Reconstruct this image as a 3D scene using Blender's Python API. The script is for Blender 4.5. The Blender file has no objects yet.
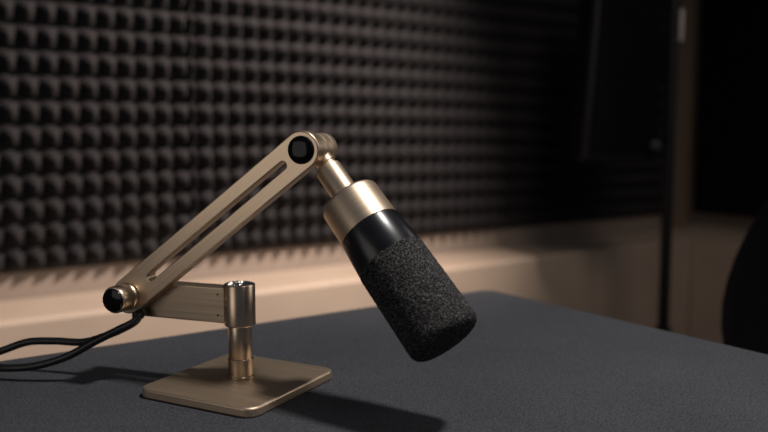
import bpy, bmesh, math, random
from mathutils import Vector, Matrix, noise

random.seed(7)
R = math.radians
scene = bpy.context.scene
COL = scene.collection

# ---------------------------------------------------------------- camera, world, lights, exposure
TOP = 0.74                                   # height of the table top
CAM_H = TOP + 0.21
YAW = R(55.2)                                # the foam wall runs along +X; the camera looks across it
PITCH = R(5.9)
cw, sw = math.cos(YAW), math.sin(YAW)


def W(x, y, z):
    """camera-levelled metres (right, forward, above the table) -> world"""
    return Vector((sw * x + cw * y, -cw * x + sw * y, TOP + z))


def WV(x, y, z):
    return Vector((sw * x + cw * y, -cw * x + sw * y, z))


cam_data = bpy.data.cameras.new('camera')
cam = bpy.data.objects.new('camera', cam_data)
COL.objects.link(cam)
cam.location = (0, 0, CAM_H)
fwd = WV(0, math.cos(PITCH), -math.sin(PITCH))
cam.rotation_euler = fwd.to_track_quat('-Z', 'Y').to_euler()
cam_data.sensor_width = 36
cam_data.lens = 815 / 768 * 36
cam_data.clip_start = 0.02
cam_data.dof.use_dof = True
cam_data.dof.focus_distance = 0.635
cam_data.dof.aperture_fstop = cam_data.lens / 9.5
scene.camera = cam

vs = scene.view_settings
vs.view_transform = 'Standard'
vs.look = 'None'
vs.gamma = 1
vs.use_curve_mapping = False
vs.exposure = 0.0

world = bpy.data.worlds.new('world')
scene.world = world
world.use_nodes = True
bg = world.node_tree.nodes['Background']
bg.inputs['Color'].default_value = (0.66, 0.78, 1.0, 1)
bg.inputs['Strength'].default_value = 0.06


def aim(o, target):
    o.rotation_euler = (Vector(target) - o.location).to_track_quat('-Z', 'Y').to_euler()


def spot(name, loc, target, power, color, size, blend, radius):
    l = bpy.data.lights.new(name, 'SPOT')
    l.energy = power
    l.color = color
    l.spot_size = R(size)
    l.spot_blend = blend
    l.shadow_soft_size = radius
    o = bpy.data.objects.new(name, l)
    COL.objects.link(o)
    o.location = loc
    aim(o, target)
    return o


def area(name, loc, target, power, color, sx, sy):
    l = bpy.data.lights.new(name, 'AREA')
    l.energy = power
    l.color = color
    l.shape = 'RECTANGLE'
    l.size = sx
    l.size_y = sy
    o = bpy.data.objects.new(name, l)
    COL.objects.link(o)
    o.location = loc
    aim(o, target)
    return o


# ceiling spotlight over the desk, ceiling spotlight grazing the foam wall, large softbox behind the camera's left
spot('desk_spotlight', W(0.36, 0.50, 1.20), W(0.02, 0.62, 0.05), 50, (1.0, 0.96, 0.92), 72, 0.8, 0.06)
spot('wall_spotlight', (1.45, 0.75, 1.97), (0.62, 1.70, 0.74), 215, (1.0, 0.84, 0.74), 74, 1.0, 0.04)
spot('corner_fill', (1.0, 0.1, 2.3), (2.15, 1.6, 0.55), 22, (1.0, 0.82, 0.70), 54, 1.0, 0.25)  # added fill that lifts the dim right corner, not a lamp of the room
area('softbox', W(-0.78, -0.05, 0.22), W(-0.12, 0.65, 0.12), 0.75, (1.0, 0.90, 0.80), 0.5, 0.45)
area('overhead_softbox', W(0.75, 0.0, 1.0), W(0.0, 0.62, 0.12), 1.6, (1.0, 0.94, 0.88), 0.5, 0.5)
area('side_softbox', W(1.05, 1.00, 0.55), W(-0.05, 0.62, 0.12), 2.4, (1.0, 0.94, 0.88), 0.8, 0.6)


# ---------------------------------------------------------------- materials
def material(name):
    m = bpy.data.materials.new(name)
    m.use_nodes = True
    nt = m.node_tree
    return m, nt, nt.nodes['Principled BSDF']


def noise_mat(name, col, rough=0.6, metal=0.0, var=0.15, scale=20, stretch=(1, 1, 1), bump=0.0,
              bump_dist=0.001, bump_scale=None, detail=4, spec=0.5, rough_var=0.0, coat=0.0):
    m, nt, b = material(name)
    tc = nt.nodes.new('ShaderNodeTexCoord')
    mp = nt.nodes.new('ShaderNodeMapping')
    mp.inputs['Scale'].default_value = stretch
    nt.links.new(tc.outputs['Object'], mp.inputs['Vector'])
    nz = nt.nodes.new('ShaderNodeTexNoise')
    nz.inputs['Scale'].default_value = scale
    nz.inputs['Detail'].default_value = detail
    nt.links.new(mp.outputs['Vector'], nz.inputs['Vector'])
    cr = nt.nodes.new('ShaderNodeValToRGB')
    e = cr.color_ramp.elements
    e[0].position, e[1].position = 0.3, 0.7
    e[0].color = tuple(c * (1 - var) for c in col) + (1,)
    e[1].color = tuple(min(1, c * (1 + var)) for c in col) + (1,)
    nt.links.new(nz.outputs['Fac'], cr.inputs['Fac'])
    nt.links.new(cr.outputs['Color'], b.inputs['Base Color'])
    b.inputs['Roughness'].default_value = rough
    b.inputs['Metallic'].default_value = metal
    b.inputs['Specular IOR Level'].default_value = spec
    b.inputs['Coat Weight'].default_value = coat
    if rough_var:
        mr = nt.nodes.new('ShaderNodeMapRange')
        mr.inputs['To Min'].default_value = rough - rough_var
        mr.inputs['To Max'].default_value = rough + rough_var
        nt.links.new(nz.outputs['Fac'], mr.inputs['Value'])
        nt.links.new(mr.outputs['Result'], b.inputs['Roughness'])
    if bump:
        bp = nt.nodes.new('ShaderNodeBump')
        bp.inputs['Strength'].default_value = bump
        bp.inputs['Distance'].default_value = bump_dist
        src = nz
        if bump_scale:
            src = nt.nodes.new('ShaderNodeTexNoise')
            src.inputs['Scale'].default_value = bump_scale
            src.inputs['Detail'].default_value = 3
            nt.links.new(mp.outputs['Vector'], src.inputs['Vector'])
        nt.links.new(src.outputs['Fac'], bp.inputs['Height'])
        nt.links.new(bp.outputs['Normal'], b.inputs['Normal'])
    return m


GOLD = (0.60, 0.47, 0.345)
M_gold = noise_mat('champagne_metal', GOLD, 0.36, 1.0, 0.06, 60, (1, 1, 1), 0.12, 0.0004, 900, rough_var=0.04)
M_gold_turned = noise_mat('turned_champagne_metal', GOLD, 0.30, 1.0, 0.08, 260, (0.05, 0.05, 6), 0.10, 0.0003, rough_var=0.04)
M_gold_brushed = noise_mat('brushed_champagne_metal', GOLD, 0.36, 1.0, 0.10, 220, (0.06, 3, 3), 0.15, 0.0003, rough_var=0.05)
M_gold_plate = noise_mat('satin_champagne_metal', GOLD, 0.50, 1.0, 0.10, 220, (0.06, 3, 3), 0.15, 0.0003, rough_var=0.05)
M_gold_mic = noise_mat('satin_turned_champagne_metal', GOLD, 0.42, 1.0, 0.08, 260, (0.05, 0.05, 6), 0.10, 0.0003, rough_var=0.04)
M_silver = noise_mat('bright_steel', (0.78, 0.77, 0.74), 0.22, 1.0, 0.3, 900, (1, 1, 1), 0.8, 0.001, 500)
M_cap = noise_mat('black_gloss_plastic', (0.004, 0.004, 0.006), 0.12, 0.0, 0.2, 40, spec=0.2)
M_band = noise_mat('black_satin_metal', (0.006, 0.006, 0.008), 0.28, 0.0, 0.2, 80, spec=0.5)
M_screw = noise_mat('dark_screw', (0.03, 0.025, 0.02), 0.4, 1.0, 0.2, 80)
M_cable = noise_mat('black_rubber', (0.008, 0.008, 0.009), 0.38, 0.0, 0.2, 80)
M_frame_black = noise_mat('black_powder_coat', (0.008, 0.008, 0.009), 0.6, 0.0, 0.2, 80, spec=0.3)
M_spk = noise_mat('black_vinyl', (0.006, 0.006, 0.008), 0.55, 0.0, 0.2, 60, bump=0.2, bump_scale=300, spec=0.3)
M_grey_plastic = noise_mat('grey_plastic', (0.5, 0.46, 0.43), 0.5, 0.0, 0.1, 60)
M_dark_grey_plastic = noise_mat('dark_grey_plastic', (0.016, 0.016, 0.018), 0.5, 0.0, 0.1, 60)
M_chair = noise_mat('black_chair_fabric', (0.010, 0.010, 0.013), 0.85, 0.0, 0.2, 300, bump=0.3, bump_scale=600, spec=0.2)
M_foam_panel = noise_mat('charcoal_foam', (0.029, 0.0275, 0.029), 0.95, 0.0, 0.12, 90, bump=0.3, bump_dist=0.001, bump_scale=700, spec=0.1)
M_flat_panel = noise_mat('black_acoustic_cloth', (0.004, 0.004, 0.005), 0.95, 0.0, 0.15, 200, bump=0.3, bump_scale=500, spec=0.1)
M_wall = noise_mat('wall_paint', (0.30, 0.245, 0.205), 0.85, 0.0, 0.05, 6, bump=0.1, bump_scale=150)
M_ledge = noise_mat('beige_ledge', (0.50, 0.395, 0.308), 0.65, 0.0, 0.05, 8, bump=0.05, bump_scale=90)
M_trim = noise_mat('brown_trim', (0.22, 0.16, 0.105), 0.6, 0.0, 0.12, 30, (6, 6, 0.5))
M_floor = noise_mat('dark_carpet', (0.035, 0.032, 0.032), 0.95, 0.0, 0.3, 200, bump=0.5, bump_dist=0.003, bump_scale=400)


def mat_table():
    m, nt, b = material('dark_grey_felt')
    tc = nt.nodes.new('ShaderNodeTexCoord')
    a = nt.nodes.new('ShaderNodeTexNoise')
    a.inputs['Scale'].default_value = 620
    a.inputs['Detail'].default_value = 5
    a.inputs['Roughness'].default_value = 0.7
    c = nt.nodes.new('ShaderNodeTexNoise')
    c.inputs['Scale'].default_value = 9
    c.inputs['Detail'].default_value = 3
    for n in (a, c):
        nt.links.new(tc.outputs['Object'], n.inputs['Vector'])
    mx = nt.nodes.new('ShaderNodeMath')
    mx.operation = 'MULTIPLY_ADD'
    mx.inputs[1].default_value = 0.12
    nt.links.new(c.outputs['Fac'], mx.inputs[0])
    nt.links.new(a.outputs['Fac'], mx.inputs[2])
    cr = nt.nodes.new('ShaderNodeValToRGB')
    e = cr.color_ramp.elements
    e[0].position, e[1].position = 0.39, 0.74
    e[0].color = (0.014, 0.0155, 0.019, 1)
    e[1].color = (0.079, 0.081, 0.092, 1)
    nt.links.new(mx.outputs[0], cr.inputs['Fac'])
    nt.links.new(cr.outputs['Color'], b.inputs['Base Color'])
    b.inputs['Roughness'].default_value = 0.85
    b.inputs['Specular IOR Level'].default_value = 0.25
    bp = nt.nodes.new('ShaderNodeBump')
    bp.inputs['Strength'].default_value = 0.5
    bp.inputs['Distance'].default_value = 0.0008
    nt.links.new(a.outputs['Fac'], bp.inputs['Height'])
    nt.links.new(bp.outputs['Normal'], b.inputs['Normal'])
    return m


M_table = mat_table()


def mat_windscreen():
    m, nt, b = material('black_windscreen_foam')
    tc = nt.nodes.new('ShaderNodeTexCoord')
    v = nt.nodes.new('ShaderNodeTexVoronoi')
    v.inputs['Scale'].default_value = 900
    n = nt.nodes.new('ShaderNodeTexNoise')
    n.inputs['Scale'].default_value = 1000
    n.inputs['Detail'].default_value = 4
    for q in (v, n):
        nt.links.new(tc.outputs['Object'], q.inputs['Vector'])
    mx = nt.nodes.new('ShaderNodeMath')
    mx.operation = 'MULTIPLY'
    nt.links.new(v.outputs['Distance'], mx.inputs[0])
    nt.links.new(n.outputs['Fac'], mx.inputs[1])
    cr = nt.nodes.new('ShaderNodeValToRGB')
    e = cr.color_ramp.elements
    e[0].position, e[1].position = 0.20, 0.50
    e[0].color = (0.005, 0.005, 0.006, 1)
    e[1].color = (0.135, 0.128, 0.125, 1)
    nt.links.new(mx.outputs[0], cr.inputs['Fac'])
    nt.links.new(cr.outputs['Color'], b.inputs['Base Color'])
    b.inputs['Roughness'].default_value = 0.9
    b.inputs['Specular IOR Level'].default_value = 0.15
    bp = nt.nodes.new('ShaderNodeBump')
    bp.inputs['Strength'].default_value = 0.9
    bp.inputs['Distance'].default_value = 0.0012
    nt.links.new(mx.outputs[0], bp.inputs['Height'])
    nt.links.new(bp.outputs['Normal'], b.inputs['Normal'])
    return m


M_windscreen = mat_windscreen()

# ---------------------------------------------------------------- helpers
WM = {}


def place(o, parent, M):
    WM[o.name] = M
    if parent is not None:
        o.parent = parent
        o.matrix_basis = WM[parent.name].inverted() @ M
    else:
        o.matrix_basis = M


def obj(name, bm, mat, parent=None, M=None, smooth=True, bevel=0.0, seg=2, angle=35):
    me = bpy.data.meshes.new(name)
    bmesh.ops.recalc_face_normals(bm, faces=bm.faces[:])
    bm.to_mesh(me)
    bm.free()
    me.materials.append(mat)
    if smooth:
        me.shade_smooth()
        me.set_sharp_from_angle(angle=R(angle))
    o = bpy.data.objects.new(name, me)
    COL.objects.link(o)
    if M is None:
        M = WM[parent.name] if parent is not None else Matrix.Identity(4)
    place(o, parent, M)
    if bevel:
        b = o.modifiers.new('bevel', 'BEVEL')
        b.width = bevel
        b.segments = seg
        b.limit_method = 'ANGLE'
        b.angle_limit = R(40)
    return o


def tag(o, label, cat, group=None):
    o['label'] = label
    o['category'] = cat
    if group:
        o['group'] = group
    return o


def thing(name, label, cat, M):
    o = bpy.data.objects.new(name, None)
    o.empty_display_size = 0.05
    COL.objects.link(o)
    place(o, None, M)
    return tag(o, label, cat)


def struct(name, bm, mat, bevel=0.0, M=None):
    o = obj(name, bm, mat, None, M, bevel=bevel)
    o['kind'] = 'structure'
    return o


def box(bm, x0, x1, y0, y1, z0, z1):
    vs_ = [bm.verts.new((x, y, z)) for x in (x0, x1) for y in (y0, y1) for z in (z0, z1)]
    for f in ((0, 1, 3, 2), (4, 6, 7, 5), (0, 4, 5, 1), (2, 3, 7, 6), (0, 2, 6, 4), (1, 5, 7, 3)):
        bm.faces.new([vs_[i] for i in f])
    return bm


def bx(*a):
    return box(bmesh.new(), *a)


def lathe(prof, n=64, bm=None):
    """prof: (radius, z) pairs; radius 0 closes the end"""
    bm = bm or bmesh.new()
    rings = []
    for r, z in prof:
        if r < 1e-7:
            rings.append([bm.verts.new((0, 0, z))])
        else:
            rings.append([bm.verts.new((r * math.cos(2 * math.pi * i / n), r * math.sin(2 * math.pi * i / n), z)) for i in range(n)])
    for a, b in zip(rings, rings[1:]):
        for i in range(n):
            j = (i + 1) % n
            q = []
            for v in (a[i % len(a)], a[j % len(a)], b[j % len(b)], b[i % len(b)]):
                if v not in q:
                    q.append(v)
            if len(q) > 2:
                bm.faces.new(q)
    return bm


def cyl_prof(r, z0, z1, c=0.0006):
    return [(0, z0), (r - c, z0), (r - c * 0.3, z0 + c * 0.3), (r, z0 + c), (r, z1 - c), (r - c * 0.3, z1 - c * 0.3), (r - c, z1), (0, z1)]


def tube(pts, r, n=12, sub=10):
    """smooth tube through the points (Catmull-Rom)"""
    P = [Vector(p) for p in pts]
    P = [P[0] * 2 - P[1]] + P + [P[-1] * 2 - P[-2]]
    path = []
    for i in range(1, len(P) - 2):
        for k in range(sub):
            t = k / sub
            a, b, c, d = P[i - 1], P[i], P[i + 1], P[i + 2]
            path.append(0.5 * ((2 * b) + (c - a) * t + (2 * a - 5 * b + 4 * c - d) * t * t + (3 * b - a - 3 * c + d) * t ** 3))
    path.append(P[-2])
    bm = bmesh.new()
    up = Vector((0.13, 0.2, 0.97))
    rings = []
    for i, p in enumerate(path):
        t = (path[min(i + 1, len(path) - 1)] - path[max(i - 1, 0)]).normalized()
        s = t.cross(up).normalized()
        q = s.cross(t).normalized()
        rings.append([bm.verts.new(p + r * (math.cos(2 * math.pi * k / n) * s + math.sin(2 * math.pi * k / n) * q)) for k in range(n)])
    for a, b in zip(rings, rings[1:]):
        for k in range(n):
            bm.faces.new((a[k], a[(k + 1) % n], b[(k + 1) % n], b[k]))
    bm.faces.new(rings[0])
    bm.faces.new(rings[-1][::-1])
    return bm


def frame(origin, x, y, z):
    M = Matrix.Identity(4)
    for i, v in enumerate((x, y, z)):
        for k in range(3):
            M[k][i] = v[k]
    for k in range(3):
        M[k][3] = origin[k]
    return M


def axis_frame(origin, z):
    z = Vector(z).normalized()
    x = Vector((0, 0, 1)).cross(z)
    if x.length < 1e-4:
        x = Vector((1, 0, 0))
    x.normalize()
    return frame(origin, x, z.cross(x), z)


def rounded_rect(w, d, r, n=8):
    pts = []
    for cx, cy, a0 in ((w / 2 - r, d / 2 - r, 0), (-w / 2 + r, d / 2 - r, 90), (-w / 2 + r, -d / 2 + r, 180), (w / 2 - r, -d / 2 + r, 270)):
        for k in range(n + 1):
            a = R(a0 + 90 * k / n)
            pts.append((cx + r * math.cos(a), cy + r * math.sin(a)))
    return pts


def prism(pts, z0, z1, bm=None):
    bm = bm or bmesh.new()
    a = [bm.verts.new((x, y, z0)) for x, y in pts]
    b = [bm.verts.new((x, y, z1)) for x, y in pts]
    n = len(pts)
    bm.faces.new(a[::-1])
    bm.faces.new(b)
    for i in range(n):
        bm.faces.new((a[i], a[(i + 1) % n], b[(i + 1) % n], b[i]))
    return bm


def T(x, y, z):
    return Matrix.Translation((x, y, z))


# ---------------------------------------------------------------- the room
WALL_Y, WALL_X = 1.75, 2.5
LEDGE_Z, LEDGE_Y, LEDGE_X = 0.615, 1.545, 2.26
struct('floor', bx(-1.8, WALL_X + 0.1, -1.8, WALL_Y + 0.1, -0.05, 0), M_floor)
struct('wall_back', bx(-1.8, WALL_X + 0.1, WALL_Y, WALL_Y + 0.1, 0, 2.7), M_wall)
struct('wall_right', bx(WALL_X, WALL_X + 0.1, -1.8, WALL_Y, 0, 2.7), M_wall)
struct('trim_1', bx(-1.8, WALL_X, LEDGE_Y, WALL_Y, 0, LEDGE_Z), M_ledge, bevel=0.008)
struct('trim_2', bx(LEDGE_X, WALL_X, -1.8, LEDGE_Y, 0, LEDGE_Z), M_ledge, bevel=0.008)
struct('trim_3', bx(WALL_X - 0.045, WALL_X, WALL_Y - 0.03, WALL_Y, LEDGE_Z, 2.7), M_trim, bevel=0.003)

# ---------------------------------------------------------------- acoustic foam
PX, PZ, PH = 0.0388, 0.049, 0.040
FZ0, ROWS = 0.670, 25


def foam(name, x0, widths, label):
    """a slab of pyramids; widths = width of each column of cells"""
    bm = bmesh.new()
    n = 6
    xs, us = [x0], [0.0]
    for w in widths:
        full = w > PX * 0.8
        for k in range(1, n + 1):
            xs.append(xs[-1] + w / n)
            us.append(k / n if full else 0.5 + 0.5 * k / n)
    zs, vs_ = [FZ0], [0.0]
    for r in range(ROWS):
        for k in range(1, n + 1):
            zs.append(FZ0 + (r + k / n) * PZ)
            vs_.append(k / n)
    front = WALL_Y - 0.048 + PH
    grid = []
    for z, v in zip(zs, vs_):
        row = []
        for x, u in zip(xs, us):
            a, b = abs(2 * u - 1) ** 1.0, abs(2 * v - 1) ** 1.0
            d = (a ** 4 + b ** 4) ** 0.25
            h = max(0.0, 1 - d / 0.94)
            h = h * (1 - 0.10 * h ** 5)
            row.append(bm.verts.new((x, front - PH * h, z)))
        grid.append(row)
    for r in range(len(grid) - 1):
        for c in range(len(xs) - 1):
            bm.faces.new((grid[r][c], grid[r][c + 1], grid[r + 1][c + 1], grid[r + 1][c]))
    # backing slab rim
    bk = {}
    ring = [grid[0][c] for c in range(len(xs))] + [grid[r][-1] for r in range(1, len(grid))] \
        + [grid[-1][c] for c in range(len(xs) - 2, -1, -1)] + [grid[r][0] for r in range(len(grid) - 2, 0, -1)]
    back = [bm.verts.new((v.co.x, WALL_Y - 0.001, v.co.z)) for v in ring]
    for i in range(len(ring)):
        j = (i + 1) % len(ring)
        bm.faces.new((ring[i], ring[j], back[j], back[i]))
    bm.faces.new(back)
    o = obj(name, bm, M_foam_panel, None, angle=70)
    return tag(o, label, 'acoustic foam', 'charcoal acoustic foam panels along the back wall')


S1 = 0.6825
foam('acoustic_foam_panel', S1 - 44 * PX, [PX] * 44, 'charcoal pyramid foam panel on the back wall, left of the seam above the mic arm')
foam('acoustic_foam_panel', S1 + 0.0005, [0.0165] + [PX] * 24, 'charcoal pyramid foam panel on the back wall directly behind the microphone')
S2 = S1 + 0.001 + 0.0165 + 24 * PX
n3 = int((WALL_X - 0.06 - S2) / PX)
foam('acoustic_foam_panel', S2, [PX] * n3, 'charcoal pyramid foam panel in deep shadow on the back wall behind the hanging black speaker')

bm = bx(0, 0.045, 0, 1.9, 0, 1.25)
o = obj('acoustic_board', bm, M_flat_panel, None, T(WALL_X - 0.0465, -0.22, 0.677), bevel=0.006)
tag(o, 'flat black acoustic board on the right wall above the ledge', 'acoustic board')

# ---------------------------------------------------------------- table
TX0, TX1, TY0, TY1 = -0.85, 0.733, -0.02, 0.807
tcx, tcy = (TX0 + TX1) / 2, (TY0 + TY1) / 2
t = thing('table', 'dark grey felt-topped table carrying the microphone stand', 'table', T(tcx, tcy, 0))
obj('tabletop', prism(rounded_rect(TX1 - TX0, TY1 - TY0, 0.02), TOP - 0.035, TOP), M_table, t, T(tcx, tcy, 0), bevel=0.004)
for sx in (-1, 1):
    for sy in (-1, 1):
        obj('leg', bx(-0.025, 0.025, -0.025, 0.025, 0, TOP - 0.035), M_frame_black, t,
            T(tcx + sx * ((TX1 - TX0) / 2 - 0.07), tcy + sy * ((TY1 - TY0) / 2 - 0.07), 0), bevel=0.003)

# ---------------------------------------------------------------- microphone stand
az = R(20)
u = WV(-math.cos(az), math.sin(az), 0)        # from the post along the short bar, away to the left
n = WV(math.sin(az), math.cos(az), 0)         # axis of both joints, pointing away from the camera
Zv = Vector((0, 0, 1))
Bp = W(-0.1189, 0.6604, 0)
st = thing('microphone_stand', 'champagne gold desk arm stand on a square plate, holding up the microphone', 'microphone stand',
           frame(Bp, WV(0.885, -0.467, 0), WV(0.467, 0.885, 0), Zv))
obj('base_plate', prism(rounded_rect(0.1135, 0.119, 0.011), 0.0, 0.0078), M_gold_plate, st, WM[st.name] @ T(*(WM[st.name].to_3x3().inverted() @ WV(0.0, -0.004, 0))), bevel=0.0016, seg=3)
POST = T(*Bp)
obj('post', lathe(cyl_prof(0.0098, 0.0235, 0.053)), M_gold_turned, st, POST)
obj('post_foot', lathe([(0, 0.0080), (0.0112, 0.0080), (0.0112, 0.0092), (0.0105, 0.0098), (0.0105, 0.0235), (0.0100, 0.0241), (0, 0.0241)]), M_gold_turned, st, POST)
pc = obj('post_socket', lathe([(0, 0.0515), (0.0123, 0.0515), (0.0129, 0.0523), (0.0129, 0.0850), (0.0124, 0.0858), (0.0112, 0.0858), (0.0110, 0.0848), (0, 0.0848)]), M_gold_turned, st, POST)
# bright knurled end disc in the top of the socket
bm = lathe([(0, 0.08460), (0.0106, 0.08460), (0.0106, 0.08600), (0.0100, 0.08640), (0.0078, 0.08640), (0.0070, 0.08560), (0.0040, 0.08560), (0.0034, 0.08620), (0, 0.08640)], 48)
for v in bm.verts:
    r = math.hypot(v.co.x, v.co.y)
    if r > 0.006:
        v.co.z += 0.0005 * math.sin(16 * math.atan2(v.co.y, v.co.x))
dsk = obj('end_disc', bm, M_silver, pc, POST)
dsk['label'] = 'bright silver disc in the top of the post'
BAR = frame(Bp, u, n, Zv)
L = 0.0965
# short horizontal bar, rounded at the joint end
pts = [(0.006, 0.0530)] + [(L + 0.0150 * math.cos(R(a)), 0.0680 + 0.0150 * math.sin(R(a))) for a in range(-90, 91, 10)] + [(0.006, 0.0830)]
bm = bmesh.new()
a = [bm.verts.new((x, -0.0070, z)) for x, z in pts]
b = [bm.verts.new((x, 0.0070, z)) for x, z in pts]
bm.faces.new(a)
bm.faces.new(b[::-1])
for i in range(len(pts)):
    j = (i + 1) % len(pts)
    bm.faces.new((a[i], a[j], b[j], b[i]))
bar = obj('horizontal_bar', bm, M_gold_brushed, st, BAR, bevel=0.0012, seg=3)
for z in (0.0770, 0.0597):
    obj('screw', lathe([(0, 0), (0.0008, 0), (0.0008, 0.0004), (0, 0.0005)], 16), M_screw, bar, axis_frame(Bp + u * 0.0165 - n * 0.0070 + Zv * z, -n))
obj('set_screw', lathe([(0, 0), (0.0010, 0), (0.0010, 0.0006), (0, 0.0008)], 16), M_silver, st,
    axis_frame(Bp + WV(0.0092, -0.0033, 0.0385), WV(0.94, -0.33, 0)))

Ej = Bp + u * 0.0960 + Zv * 0.0725                 # elbow joint axis
Tj = Bp + u * (-0.0670) + Zv * 0.1963              # head joint axis
# arm plate with a long slot
av = (Tj - Ej)
AL = av.length
ax = av.normalized()
az_ = ax.cross(n).normalized()                      # in-plane perpendicular
if az_.z < 0:
    az_ = -az_
ARM = frame(Ej, ax, n, az_)
rE, rT = 0.0150, 0.0146


def stadium(x0, r0, x1, r1, m):
    out = []
    for k in range(m + 1):
        q = R(90 + 180 * k / m)
        out.append((x0 + r0 * math.cos(q), r0 * math.sin(q)))
    for s in range(1, 12):
        f = s / 12
        out.append((x0 + (x1 - x0) * f, -(r0 + (r1 - r0) * f)))
    for k in range(m + 1):
        q = R(-90 + 180 * k / m)
        out.append((x1 + r1 * math.cos(q), r1 * math.sin(q)))
    for s in range(1, 12):
        f = s / 12
        out.append((x1 + (x0 - x1) * f, (r1 + (r0 - r1) * f)))
    return out


YF, YB = -0.0200, -0.0082
outer = stadium(0, rE, AL, rT, 16)
inner = stadium(0.0305, 0.0033, AL - 0.0205, 0.0031, 16)
bm = bmesh.new()
N = len(outer)
of = [bm.verts.new((x, YF, z)) for x, z in outer]
ob = [bm.verts.new((x, YB, z)) for x, z in outer]
nf = [bm.verts.new((x, YF, z)) for x, z in inner]
nb = [bm.verts.new((x, YB, z)) for x, z in inner]
for i in range(N):
    j = (i + 1) % N
    bm.faces.new((of[i], of[j], nf[j], nf[i]))
    bm.faces.new((ob[j], ob[i], nb[i], nb[j]))
    bm.faces.new((of[j], of[i], ob[i], ob[j]))
    bm.faces.new((nf[i], nf[j], nb[j], nb[i]))
arm = obj('slotted_arm', bm, M_gold_brushed, st, ARM, bevel=0.0011, seg=3)

# elbow knob in front of the arm, with its black cap
KN = axis_frame(Ej + n * YF, -n)
kb = obj('elbow_knob', lathe([(0, -0.0005), (0.0116, -0.0005), (0.0118, 0.0012), (0.0112, 0.0024), (0.0108, 0.0030), (0.0112, 0.0036), (0.0112, 0.0165), (0.0106, 0.0176), (0.0096, 0.0180), (0, 0.0180)]), M_gold_turned, st, KN)
o = obj('knob_cap', lathe([(0, 0.0170), (0.0099, 0.0170), (0.0099, 0.0186), (0.0092, 0.0196), (0.0070, 0.0203), (0.0040, 0.0207), (0, 0.0208)]), M_cap, kb, KN)
o['label'] = 'glossy black domed cap'
# pin joining arm and bar at the elbow
obj('elbow_pin', lathe(cyl_prof(0.0095, -0.0215, -0.0065)), M_gold_turned, st, axis_frame(Ej, n))
# head joint: black cap in front, grooved barrel behind
HD = axis_frame(Tj + n * YF, -n)
o = obj('head_cap', lathe([(0, -0.001), (0.0108, -0.001), (0.0108, 0.0008), (0.0102, 0.0018), (0.0085, 0.0024), (0.0045, 0.0028), (0, 0.0029)]), M_cap, st, HD)
o['label'] = 'glossy black domed cap'
rb = 0.0128
prof = [(0, 0), (rb, 0)]
for g in (0.0100, 0.0215):
    prof += [(rb, g - 0.0012), (rb - 0.0006, g - 0.0008), (rb - 0.0006, g + 0.0008), (rb, g + 0.0012)]
prof += [(rb, 0.0285), (rb - 0.0012, 0.0305), (rb - 0.004, 0.0315), (0, 0.0318)]
obj('head_barrel', lathe(prof), M_gold_mic, st, axis_frame(Tj + n * YB, n))

# ---------------------------------------------------------------- microphone
P0 = Tj + n * 0.004
mv = WV(0.531, -0.468, -0.7065).normalized()
MIC = axis_frame(P0, mv)
mc = thing('microphone', 'gold and black microphone with a foam windscreen, hanging tilted from the arm stand', 'microphone', MIC)
obj('neck', lathe([(0, 0.0210), (0.0094, 0.0210), (0.0103, 0.0216), (0.0105, 0.0226), (0.0105, 0.0560), (0, 0.0560)]), M_gold_mic, mc)
obj('housing', lathe([(0, 0.0530), (0.0214, 0.0530), (0.0226, 0.0534), (0.0234, 0.0544), (0.0236, 0.0560), (0.0240, 0.0835), (0.0232, 0.0837), (0.0232, 0.0843), (0, 0.0843)], 96), M_gold_mic, mc)
o = obj('collar', lathe([(0, 0.0840), (0.0238, 0.0840), (0.0244, 0.0846), (0.0264, 0.1125), (0.0260, 0.1137), (0, 0.1139)], 96), M_band, mc)
o['label'] = 'satin black collar'
prof = [(0, 0.1120), (0.0255, 0.1120), (0.0266, 0.1128)]
z0, z1, rr = 0.1140, 0.1865, 0.0070
nseg = 60
for k in range(nseg + 1):
    f = k / nseg
    prof.append((0.0267 + 0.0008 * f, z0 + (z1 - rr - z0) * f))
for k in range(1, 9):
    q = R(90 * k / 8)
    prof.append((0.0275 - rr + rr * math.cos(q), z1 - rr + rr * math.sin(q)))
for k in range(1, 13):
    prof.append(((0.0275 - rr) * (1 - k / 12), z1 + 0.0006 * math.sin(R(90 * k / 12))))
bm = lathe(prof, 160)
for v in bm.verts:
    p = v.co
    if p.z > 0.1135:
        d = Vector((p.x, p.y, 0))
        d = d.normalized() if p.z < z1 - rr else (p - Vector((0, 0, z1 - 0.03))).normalized()
        v.co += d * (0.00040 * noise.noise(p * 900) + 0.00012 * noise.noise(p * 420 + Vector((3, 1, 7))))
o = obj('windscreen', bm, M_windscreen, mc, angle=180)
o['label'] = 'black open-cell foam windscreen'

pv = (mv - n * mv.dot(n)).normalized()
obj('swivel_pin', lathe([(0, 0.0100), (0.0076, 0.0100), (0.0076, 0.0150), (0.0068, 0.0156), (0.0068, 0.0195), (0, 0.0197)]), M_gold_mic, st, axis_frame(P0, pv))

# ---------------------------------------------------------------- cable of the arm
def D(x, y, d):
    """a point at depth d in front of the camera, given in levelled metres"""
    rx, ry = (x - 384) / 815, (y - 216) / 815
    return W(rx * d, d * (math.cos(PITCH) - ry * math.sin(PITCH)), 0.21 - d * (math.sin(PITCH) + ry * math.cos(PITCH)))


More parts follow.
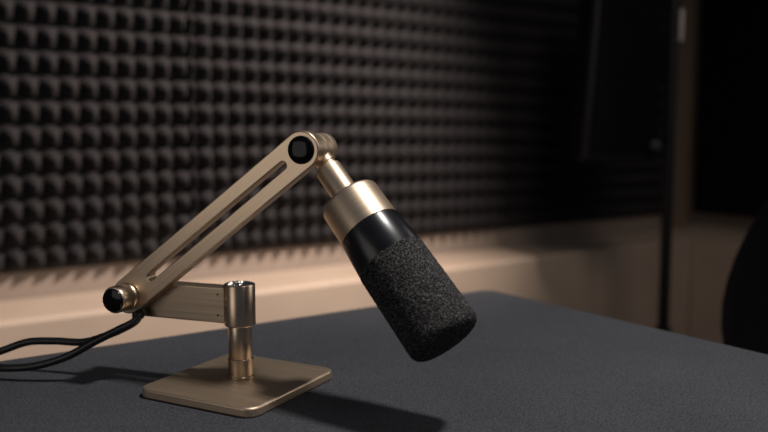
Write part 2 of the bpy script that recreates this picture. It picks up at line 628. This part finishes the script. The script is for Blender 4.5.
cb = thing('cable', 'black cable looping from the underside of the gold arm', 'cable', T(*D(138, 316, 0.688)))
pl = axis_frame(D(138, 311.5, 0.688), (0, 0, -1))
obj('plug', lathe([(0, 0), (0.0048, 0), (0.0050, 0.0008), (0.0050, 0.0050), (0.0036, 0.0064), (0, 0.0066)], 24), M_cable, cb, pl)
pts = [D(138, 313, 0.688), D(137, 319.5, 0.687), D(128, 326, 0.688), D(108, 335, 0.695), D(84, 342, 0.705), D(55, 341, 0.712), D(28, 342, 0.717), D(4, 350, 0.718),
       D(-18, 358, 0.712), D(-14, 365, 0.700), D(6, 368, 0.692), D(35, 366, 0.688), D(66, 357, 0.686), D(95, 341.5, 0.684), D(118, 330, 0.684), D(133, 322.5, 0.684), D(139, 316, 0.685), D(139, 312, 0.688)]
bm = tube(pts, 0.0033, 14, 10)
obj('cord', bm, M_cable, cb, Matrix.Identity(4), angle=80)

# ---------------------------------------------------------------- speaker on its pole
PP = D(667, 216, 2.02)
px_, py_ = PP.x, PP.y
sp = thing('speaker_stand', 'black tripod pole stand in front of the room corner', 'speaker stand', T(px_, py_, 0))
obj('pole', lathe(cyl_prof(0.0135, 0.06, 1.75), 32), M_frame_black, sp, T(px_, py_, 0))
obj('collar', lathe(cyl_prof(0.021, 0.40, 0.46), 32), M_frame_black, sp, T(px_, py_, 0))
for k in range(3):
    q = R(20 + 120 * k)
    d = Vector((math.cos(q), math.sin(q), 0))
    c0 = Vector((px_, py_, 0))
    lg = obj('leg', tube([c0 + d * 0.018 + Zv * 0.43, c0 + d * 0.16 + Zv * 0.22, c0 + d * 0.30 + Zv * 0.014], 0.010, 12, 4), M_frame_black, sp, Matrix.Identity(4))
    obj('foot', lathe(cyl_prof(0.015, 0, 0.028), 20), M_frame_black, lg, T(*(c0 + d * 0.30)))
    obj('brace', tube([c0 + d * 0.013 + Zv * 0.12, c0 + d * 0.09 + Zv * 0.19, c0 + d * 0.17 + Zv * 0.205], 0.006, 10, 4), M_frame_black, sp, Matrix.Identity(4))
CL = D(678, 26, 2.02)
o = obj('clamp', bx(-0.012, 0.012, -0.012, 0.012, -0.04, 0.04), M_grey_plastic, sp, T(CL.x, CL.y, CL.z) @ Matrix.Rotation(-R(34.8), 4, 'Z'), bevel=0.004)
o['label'] = 'pale grey clamp'

# cabinet hangs at the pole's left
SB = D(623, 162, 2.0)
spM = T(SB.x, SB.y, SB.z) @ Matrix.Rotation(-R(38), 4, 'Z')
sk = thing('speaker', 'tall black loudspeaker cabinet hanging beside the black pole', 'speaker', spM)
bm = bx(-0.104, 0.088, 0.0, 0.20, 0, 0.52)
for v in bm.verts:
    if v.co.x < 0 and v.co.z > 0.3:
        v.co.x += 0.030
obj('cabinet', bm, M_spk, sk, bevel=0.012, seg=3)
bm = bx(-0.084, 0.082, -0.010, 0.001, 0.02, 0.50)
for v in bm.verts:
    if v.co.x < 0 and v.co.z > 0.3:
        v.co.x += 0.028
obj('grille', bm, M_flat_panel, sk, bevel=0.005)
obj('bracket', bx(0.087, 0.0915, 0.0, 0.06, 0.20, 0.30), M_frame_black, sk, bevel=0.003)
o = obj('control_knob', lathe(cyl_prof(0.013, 0, 0.022, 0.002), 24), M_dark_grey_plastic, sk, spM @ frame((0.070, -0.010, 0.040), (1, 0, 0), (0, 0, 1), (0, -1, 0)))
o['label'] = 'dark grey knob'

# ---------------------------------------------------------------- office chair at the right end of the table
CX, CY = 0.975, 0.465
ch = thing('office_chair', 'black office chair with a rounded backrest, beyond the right edge of the table', 'chair', T(CX, CY, 0))


def pad(outline, thick, M, name, bulge, curve=0.0, tilt=0.0):
    """upholstered pad: an outline (y, z) filled as rings, thick along x, slightly dished"""
    bm = bmesh.new()
    cy_ = sum(p[0] for p in outline) / len(outline)
    cz_ = sum(p[1] for p in outline) / len(outline)
    layers = [(1.0, 0.0)]
    rings = []
    prof_ = [(0.0, -1.0), (0.35, -0.98), (0.7, -0.9), (0.88, -0.72), (0.97, -0.4), (1.0, 0.0), (0.97, 0.4), (0.88, 0.72), (0.7, 0.9), (0.35, 0.98), (0.0, 1.0)]
    for s, h in prof_:
        if s == 0:
            rings.append([bm.verts.new((h * thick / 2, cy_, cz_))])
        else:
            rings.append([bm.verts.new((h * thick / 2 + curve * (((y - cy_) * s) ** 2), cy_ + (y - cy_) * s, cz_ + (z - cz_) * s)) for y, z in outline])
    m = len(outline)
    for a_, b_ in zip(rings, rings[1:]):
        for i in range(m):
            j = (i + 1) % m
            q = []
            for v in (a_[i % len(a_)], a_[j % len(a_)], b_[j % len(b_)], b_[i % len(b_)]):
                if v not in q:
                    q.append(v)
            bm.faces.new(q)
    return obj(name, bm, M_chair, ch, M, angle=80)


back_out = []
for k in range(48):
    q = 2 * math.pi * k / 48
    z = 0.30 * math.sin(q)
    wy = 0.265 - 0.48 * (max(0, z + 0.12) ** 1.5)
    y = wy * math.copysign(abs(math.cos(q)) ** 0.62, math.cos(q))
    back_out.append((y, z))
pad(back_out, 0.075, T(1.185, CY, 0.755) @ Matrix.Rotation(R(9), 4, 'Y'), 'backrest', 0, curve=-0.55)
seat_out = [(x, y) for x, y in rounded_rect(0.50, 0.48, 0.12, 6)]
pad(seat_out, 0.085, T(CX, CY, 0.46) @ Matrix.Rotation(R(90), 4, 'Y'), 'seat', 0)
obj('back_support', tube([(CX + 0.12, CY, 0.40), (1.185, CY, 0.42), (1.23, CY, 0.55), (1.22, CY, 0.72)], 0.018, 12, 6), M_frame_black, ch, Matrix.Identity(4))
obj('gas_lift', lathe([(0, 0.09), (0.028, 0.09), (0.028, 0.28), (0.018, 0.285), (0.018, 0.41), (0.07, 0.412), (0.07, 0.425), (0, 0.425)], 24), M_frame_black, ch, T(CX, CY, 0))
for k in range(5):
    q = R(18 + 72 * k)
    d = Vector((math.cos(q), math.sin(q), 0))
    c0 = Vector((CX, CY, 0))
    fo = obj('base_spoke', tube([c0 + Zv * 0.11, c0 + d * 0.15 + Zv * 0.10, c0 + d * 0.28 + Zv * 0.068], 0.016, 12, 5), M_frame_black, ch, Matrix.Identity(4))
    obj('caster', lathe(cyl_prof(0.027, -0.02, 0.02, 0.006), 24), M_frame_black, fo, axis_frame(c0 + d * 0.28 + Zv * 0.027, d.cross(Zv)))
